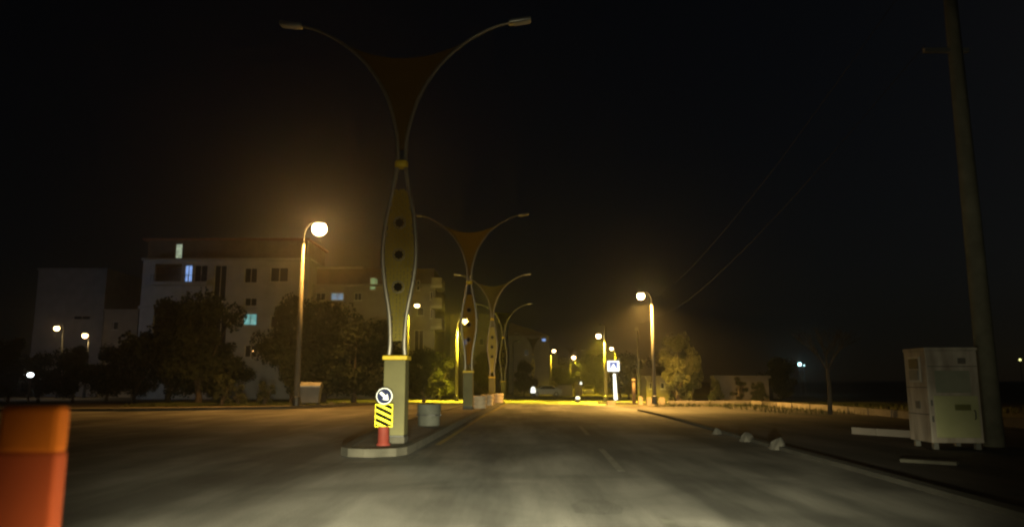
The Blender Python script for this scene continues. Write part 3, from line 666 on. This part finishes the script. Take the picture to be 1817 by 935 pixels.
# right wing, one step back, reaching behind the masts
wins2 = [(587, 610, 519, 533, L_cb), (656, 667, 492, 514, L_lg), (583, 600, 598, 612, L_dm), (560, 578, 519, 533, M_glass), (628, 642, 519, 533, M_glass), (700, 712, 519, 540, M_glass), (739, 745, 497, 515, M_glass), (763, 768, 517, 532, M_glass), (763, 768, 545, 565, M_glass), (740, 752, 545, 560, M_glass),
         (735, 752, 585, 625, M_glass), (620, 640, 560, 580, M_glass), (560, 580, 560, 580, M_glass)]
t2, X, Z = building('apartment_wing', 'apartment wing with stacked balconies at its right end, behind the nearest mast', 547, 772, 508, Yb + 2, .3, wins2, M_wall2)
bm = NB(); box(bm, X(550, 500), X(768, 500), 1.2, 9, Z(508) + .23, Z(474)); uw = (X(655, 500), X(667, 500), Z(507) + .0, Z(493)); obj('upper_storey', bm, M_int, t2)
bm = NB(); box(bm, X(548, 470), X(640, 470), .8, 9.4, Z(474) + .002, Z(471)); obj('upper_roof', bm, M_wall, t2)
bm = NB(); box(bm, X(656, 500), X(666, 500), 1.15, 1.196, Z(507) + .02, Z(493)); obj('lit_door', bm, L_lg, t2)
for py in (508, 544, 580):
    bm = NB(); box(bm, X(766, py), X(786, py), -1.1, 2.5, Z(py + 5), Z(py)); bb = obj('balcony', bm, M_wall, t2)
    bm = NB(); box(bm, X(785, py), X(786, py), -1.08, 2.4, Z(py) + .002, Z(py) + .8); box(bm, X(767, py), X(785, py) - .01, -1.08, -1.02, Z(py) + .002, Z(py) + .8); obj('balcony_rail', bm, M_wall2, bb)
bm = NB(); lathe(bm, [(.02, -.09), (.1, -.04), (.1, .04), (.02, .09)], 12); 
wlp = at(448, 623, Yb - .15); tag(obj('wall_lamp', bm, lit('amber_lamp', (1, .55, .18), 8), loc=wlp), 'tiny amber lamp on the pale apartment block below the teal window', 'wall lamp')
# far left pale block
wf = [(130, 160, 560, 567, M_glass)]
building('far_left_building', 'pale bluish block at the far left behind two small orange lamps', 62, 184, 479, 98, .3, wf)
building('low_block', 'lower dark block between the far left building and the long apartment block', 186, 246, 552, 92, .3, [(200, 210, 570, 585, M_glass)], M_wall2)
# centre far buildings
building('far_centre_building', 'dark far building behind the masts with one pale blue lit window near its roof', 800, 898, 560, 125, .3, [(823.5, 829.5, 602, 612, L_bl), (850, 858, 600, 612, M_glass), (860, 870, 640, 650, M_glass)], M_wall2)
tt, X, Z = building('gabled_far_building', 'far house with sloping roof right of the fourth mast and a small blue lit window', 903, 974, 598, 118, .3, [(961, 969, 596.8 + 3, 606, L_bl), (930, 938, 620, 632, M_glass)], M_wall2)
bm = NB(); plate(bm, [(X(900), Z(598) + .225), (X(975), Z(598) + .225), (X(948), Z(586)), (X(905), Z(572))], -.1, 9); obj('sloping_roof', bm, M_int, tt)
building('far_right_house', 'dark distant building closing the view at the bend of the avenue', 1030, 1072, 622, 210, .3, [(1040, 1046, 640, 650, M_glass)], M_wall2)
building('pale_garden_house', 'low pale wall seen behind dark shrubs on the far right', 1264, 1357, 671, 62, .3, [], M_wallp, 'garden wall', .9)
building('low_kiosk', 'low pale kiosk behind the warm lamp pole on the right', 1144, 1190, 671, 66, .3, [(1152, 1158, 678, 690, M_glass), (1172, 1180, 678, 690, M_glass)], M_wallp, 'kiosk', 3)
# sandy lit low walls beyond the crossing
for a, b, c, d, Y, lab in ((988, 1016, 683, 696, 104, 'low ochre wall lit yellow beyond the cross street'), (962, 984, 684, 692, 112, 'low ochre wall partly behind parked cars beyond the cross street'), (1020, 1033, 682, 691, 108, 'short ochre wall stub right of the lit ochre wall')):
    p = at(a, d, Y); q = at(b, c, Y); bm = NB(); box(bm, 0, q.x - p.x, 0, .4, 0, q.z - gz(Y), .02); tag(obj('ochre_wall', bm, M_plt, loc=(p.x, Y, gz(Y))), lab, 'wall', 'ochre walls beyond the crossing')
# parked cars far away
def car(label, px, Y, rz, m):
    t = thing('parked_car', label, 'car', (gx(px, Y), Y, gz(Y)), rz); t['group'] = 'cars parked beyond the crossing'
    prof = [(-2.1, .3), (-2.12, .75), (-1.95, .9), (-1.1, .98), (-.45, 1.42), (.75, 1.45), (1.5, 1.0), (2.05, .92), (2.12, .6), (2.05, .3)]
    bm = NB(); plate(bm, prof, -.85, .85); bmesh.ops.bevel(bm, geom=[e for e in bm.edges if abs(e.verts[0].co.y - e.verts[1].co.y) < .01], offset=.09, segments=3, affect='EDGES'); body = obj('body', bm, m, t, False)
    bm = NB(); plate(bm, [(-1.0, .99), (-.42, 1.36), (.7, 1.39), (1.3, 1.0)], -.856, .856); obj('side_window', bm, M_glass, body)
    bm = NB(); v = [bm.verts.new(p) for p in ((-1.12, -.7, 1.0), (-1.12, .7, 1.0), (-.52, .62, 1.43), (-.52, -.62, 1.43))]; bm.faces.new(v); bmesh.ops.solidify(bm, geom=bm.faces[:], thickness=.02); obj('windscreen', bm, M_glass, body)
    for x in (-1.3, 1.3):
        for s in (-.78, .78):
            bm = NB(); tube(bm, [(x, s - .1, .32), (x, s + .1, .32)], .32, 18); w = obj('wheel', bm, M_dark, t)
            bm = NB(); tube(bm, [(x, s - .107, .32), (x, s + .107, .32)], .17, 12); obj('rim', bm, M_galv, w)
    for s in (-.6, .6):
        bm = NB(); box(bm, -2.15, -2.1, s - .16, s + .16, .62, .75, .01); obj('headlight', bm, M_lampoff, body)
    return t
car('pale parked car just right of the glowing marker beyond the cross street', 968, 100, R(6), mat('silver_car_paint', (.45, .45, .43), .3, .3, bump=0))
car('dark parked car seen past the bend of the avenue', 1046, 118, R(80), mat('beige_car_paint', (.10, .09, .08), .3, .3, bump=0))
# ------------------------------------------------------------------ vegetation
def tree_mesh(seed, crown_r, crown_h, trunk_h, n, leaf=.22, clumps=26):
    rr = random.Random(seed); bt = NB()
    tube(bt, [(0, 0, -.1), (.05, 0, trunk_h * .5), (-.03, .05, trunk_h), (0, .05, trunk_h + crown_h * .45)], [.19, .15, .12, .05], 9)
    cl = []
    for k in range(clumps):
        a = rr.uniform(0, 6.28); u = rr.random() ** .6; z = rr.uniform(.05, .98); rad = crown_r * math.sin(math.pi * (.12 + .80 * z)) * u
        c = Vector((rad * math.cos(a), rad * math.sin(a), trunk_h + crown_h * z)); cl.append((c, crown_r * rr.uniform(.20, .42)))
        if k % 2 == 0: s = Vector((0, 0, trunk_h * rr.uniform(.8, 1.1))); tube(bt, [s, s.lerp(c, .5) + Vector((0, 0, .15)), c], [.06, .04, .012], 5, False)
    bl = NB()
    for i in range(n):
        c, r = rr.choice(cl); d = Vector((rr.gauss(0, 1), rr.gauss(0, 1), rr.gauss(0, .8))); d = d.normalized() * r * rr.random() ** .45; p = c + d
        s = leaf * rr.uniform(.5, 1.2); u = Vector((rr.gauss(0, 1), rr.gauss(0, 1), rr.gauss(0, 1))).normalized(); v = u.orthogonal().normalized()
        bl.faces.new([bl.verts.new(p + u * s * .5), bl.verts.new(p + v * s * .28), bl.verts.new(p - u * s * .5), bl.verts.new(p - v * s * .28)])
    return bt, bl
def mk_tree(name, seed, *a, leafm=M_leaf, **k):
    t = thing(name, 'x', 'tree'); bt, bl = tree_mesh(seed, *a, **k); obj('trunk', bt, M_bark, t, True)
    me = obj('crown', bl, leafm, t); return t
protos = {'A': mk_tree('broadleaf_tree', 3, 2.6, 5.0, .9, 11000, leaf=.28, clumps=40), 'B': mk_tree('broadleaf_tree', 11, 2.1, 4.2, .7, 9000, leaf=.26, clumps=34), 'O': mk_tree('olive_tree', 21, 1.5, 2.6, 1.0, 5000, leafm=M_leaf2, leaf=.16),
          'S': mk_tree('round_shrub', 31, .8, 1.45, .15, 3000, leaf=.11, clumps=18), 'C': mk_tree('conical_shrub', 41, .55, 2.0, .2, 3000, leaf=.1, clumps=22)}
used = set()
def plant(kind, px, Y, s, label, cat='tree', rz=None, group='trees and shrubs around the avenue'):
    loc = (gx(px, Y), Y, gz(Y) - .02); rz = random.uniform(0, 6) if rz is None else rz
    p = protos[kind]
    if kind not in used: used.add(kind); o = p; o.location = loc; o.rotation_euler = (0, 0, rz); o.scale = s if hasattr(s, '__len__') else (s,) * 3; o['label'] = label
    else: o = dup(p, loc=loc, rz=rz, label=label, s=s)
    o['category'] = cat; o['group'] = group
plant('A', 300, 56, (1.35, 1.3, 1.22), 'dark broadleaf tree before the left end of the apartment block')
plant('B', 352, 54, (1.5, 1.4, 1.5), 'dark tree next to the leftmost dark tree, below the blue lit window')
plant('A', 392, 60, (.85, .9, .75), 'dark tree below the stairwell strip of the apartment block')
plant('A', 518, 55, (.66, .9, 1.25), 'dark tree directly left of the brightest street lamp')
plant('A', 575, 57, (1.35, 1.2, 1.22), 'dark tree right of the brightest street lamp')
plant('B', 628, 53, (1.4, 1.3, 1.15), 'dark tree midway between the brightest lamp and the nearest mast')
plant('A', 672, 58, (1.2, 1.1, 1.02), 'dark tree just left of the nearest mast')
plant('B', 752, 60, (.9, .9, .80), 'dark tree behind the grey notched planter')
plant('B', 780, 70, (.85, .85, .8), 'dark tree left of the yellow-lit lamp by the second mast')
plant('S', 395, 47, 1.1, 'low shrub on the left verge, leftmost of the verge shrubs', 'shrub')
plant('S', 425, 48, .8, 'low shrub on the left verge below the amber wall lamp', 'shrub')
plant('S', 470, 47.5, .9, 'low shrub on the left verge just left of the brightest lamp', 'shrub')
for i, (px, Y, k, s) in enumerate(((15, 60, 'A', .8), (70, 62, 'B', .75), (130, 60, 'A', .7), (190, 61, 'B', .85), (240, 58, 'A', .8))):
    plant(k, px, Y, s, ['dark tree at the far left edge of the view', 'dark tree below the left small orange lamp', 'dark tree below the right small orange lamp', 'dark tree before the low dark block', 'dark tree at the left corner of the apartment block'][i])
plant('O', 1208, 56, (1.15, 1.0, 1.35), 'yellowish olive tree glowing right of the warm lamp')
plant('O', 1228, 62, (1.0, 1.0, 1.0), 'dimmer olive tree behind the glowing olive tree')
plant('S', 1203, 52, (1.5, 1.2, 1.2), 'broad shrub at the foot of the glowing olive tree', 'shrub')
plant('S', 1270, 57, (.95, .9, 1.0), 'round dark shrub before the left end of the pale garden wall', 'shrub')
plant('C', 1310, 57, (1.2, 1.1, .95), 'pointed dark shrub before the middle of the pale garden wall', 'shrub')
plant('S', 1349, 57, (.9, .9, .9), 'round dark shrub before the right end of the pale garden wall', 'shrub')
plant('C', 1337, 58, (.7, .7, .75), 'slim dark shrub between two bigger ones at the garden wall', 'shrub')
plant('A', 1385, 66, .6, 'dark tree below the distant bluish light'); plant('B', 1100, 90, .9, 'dark tree behind the lit crossing sign')
plant('B', 1115, 74, .85, 'dark tree between the crossing sign and the brown post'); plant('A', 1065, 120, 1.0, 'dark tree at the right side of the far avenue')
plant('A', 1045, 150, 1.1, 'dark tree at the far bend of the avenue'); plant('B', 1000, 150, 1.2, 'dark tree behind the lit ochre wall')
plant('B', 930, 104, .9, 'dark tree before the far gabled house'); plant('A', 865, 108, 1.0, 'dark tree behind the third mast')
plant('B', 1178, 75, .9, 'dark tree behind the low pale kiosk')
# bare tree on the right
t = thing('bare_tree', 'faint leafless tree with spreading branches on the dark right side', 'tree', (gx(1470, 33), 33, gz(33)))
rr = random.Random(5); bm = NB(); tube(bm, [(0, 0, -.05), (.05, 0, 1.2), (0, 0, 2.2)], [.11, .09, .07], 8); obj('trunk', bm, M_bark, t, True)
bm = NB()
def branch(p, d, l, r, n):
    q = p + d * l; tube(bm, [p, p.lerp(q, .5) + Vector((rr.uniform(-.05, .05), 0, .03)), q], [r, r * .8, r * .55], 5, False)
    if n:
        for _ in range(3): branch(p.lerp(q, rr.uniform(.6, 1)), (d + Vector((rr.uniform(-.6, .6), rr.uniform(-.6, .6), rr.uniform(-.1, .4)))).normalized(), l * .72, r * .55, n - 1)
for k in range(6): a = k * 1.05; branch(Vector((0, 0, 1.9)), Vector((math.cos(a) * .6, math.sin(a) * .6, .9)).normalized(), .95, .045, 3)
obj('branches', bm, M_bark, t)
# weeds at the verge
bm = NB(); rr = random.Random(9)
def weeds(x0, x1, y0, y1, n):
    for _ in range(n):
        x, y = rr.uniform(x0, x1), rr.uniform(y0, y1); g = gz(y) - .012; h = rr.uniform(.08, .28); a = rr.uniform(0, 6.3); dx, dy = math.cos(a) * .02, math.sin(a) * .02; l = rr.uniform(-.1, .1)
        bm.faces.new([bm.verts.new((x - dx, y - dy, g)), bm.verts.new((x + dx, y + dy, g)), bm.verts.new((x + l, y + l, g + h))])
weeds(-24, -10.5, 46, 52, 5000); weeds(9, 26, 46, 54, 3500); weeds(12, 28, 33, 46, 2500)
tag(obj('grass', bm, M_grass), kind='stuff')
# ------------------------------------------------------------------ distant lights
def far_light(name, label, px, py, Y, r, color, es, pole=True, tilt=1.0, pw=0):
    p = at(px, py, Y); g = gz(Y); t = thing(name, label, 'distant lamp', (p.x, Y, g)); h = p.z - g
    if h > .5:
        bm = NB(); tube(bm, [(0, 0, 0), (0, 0, h - r)], .07, 8); obj('pole', bm, M_dark, t)
    else: 
        bm = NB(); lathe(bm, [(.15, 0), (.12, max(h - r, .05))], 8); obj('stand', bm, M_dark, t)
    bm = NB(); lathe(bm, [(r * math.cos(a * R(18)), r * math.sin(a * R(18))) for a in range(-4, 5)], 12, 0, 0, tilt, .6); o = obj('lamp_glass', bm, lit('glow_' + name, color, es), t, True); o.location = (0, 0, h)
    if pw: l = lamp_light('lamp_or_fill_light', 'POINT', (0, -.6, h + .2), pw, color, .2); l.parent = t
far_light('floodlight', 'small white light low in the dark at the far left', 54, 665, 52, .16, (.9, 1, 1), 6, tilt=1.5)
far_light('white_lamp', 'tiny white lamp left of the second mast, low in the dark', 796, 645, 118, .17, (1, .95, .85), 4)
far_light('cyan_lamp', 'bright bluish-white distant light on the dark right side', 1419, 646, 120, .30, (.55, .95, 1), 5, pw=60)
far_light('cyan_lamp', 'faint bluish distant light just right of the brighter one', 1427, 648, 122, .10, (.4, .6, 1), 1.5)
far_light('yellow_lamp', 'tiny yellow distant lamp at the right edge of the view', 1810, 638, 120, .20, (.9, .85, .3), 2.5)
# added pole with a cold fill light, put in to brighten the left facades
t = thing('added_fill_light', 'added pole with cold fill light for the left facades, hidden among the dark trees', 'floodlight', (-52, 58, gz(58)))
bm = NB(); tube(bm, [(0, 0, 0), (0, 0, 5.5)], .07, 8); obj('pole', bm, M_dark, t)
bm = NB(); box(bm, -.2, .2, -.1, .1, 5.5, 5.75, .02); obj('lamp_head', bm, M_dark, t)
l = lamp_light('lamp_or_fill_light', 'SPOT', (0, .2, 5.7), 1300, (.45, .68, 1.0), .2, (R(98), 0, R(-18)), R(120), .8); l.parent = t
# ------------------------------------------------------------------ haze, a thin volume added for the glow round the lamps
HAZE = .0017
bm = NB(); box(bm, -320, 320, -40, 420, -1.9, 40)
hz = obj('haze', bm, mat('x', (.5, .5, .5))); hz.data.materials.clear()
m = bpy.data.materials.new('haze'); m.use_nodes = True; m.node_tree.nodes.clear(); N = m.node_tree.nodes
v = N.new('ShaderNodeVolumePrincipled'); v.inputs['Density'].default_value = HAZE; v.inputs['Color'].default_value = (.9, .9, .9, 1); v.inputs['Anisotropy'].default_value = .89
oo = N.new('ShaderNodeOutputMaterial'); m.node_tree.links.new(v.outputs[0], oo.inputs['Volume']); hz.data.materials.append(m)
tag(hz, kind='stuff'); m.cycles.homogeneous_volume = True
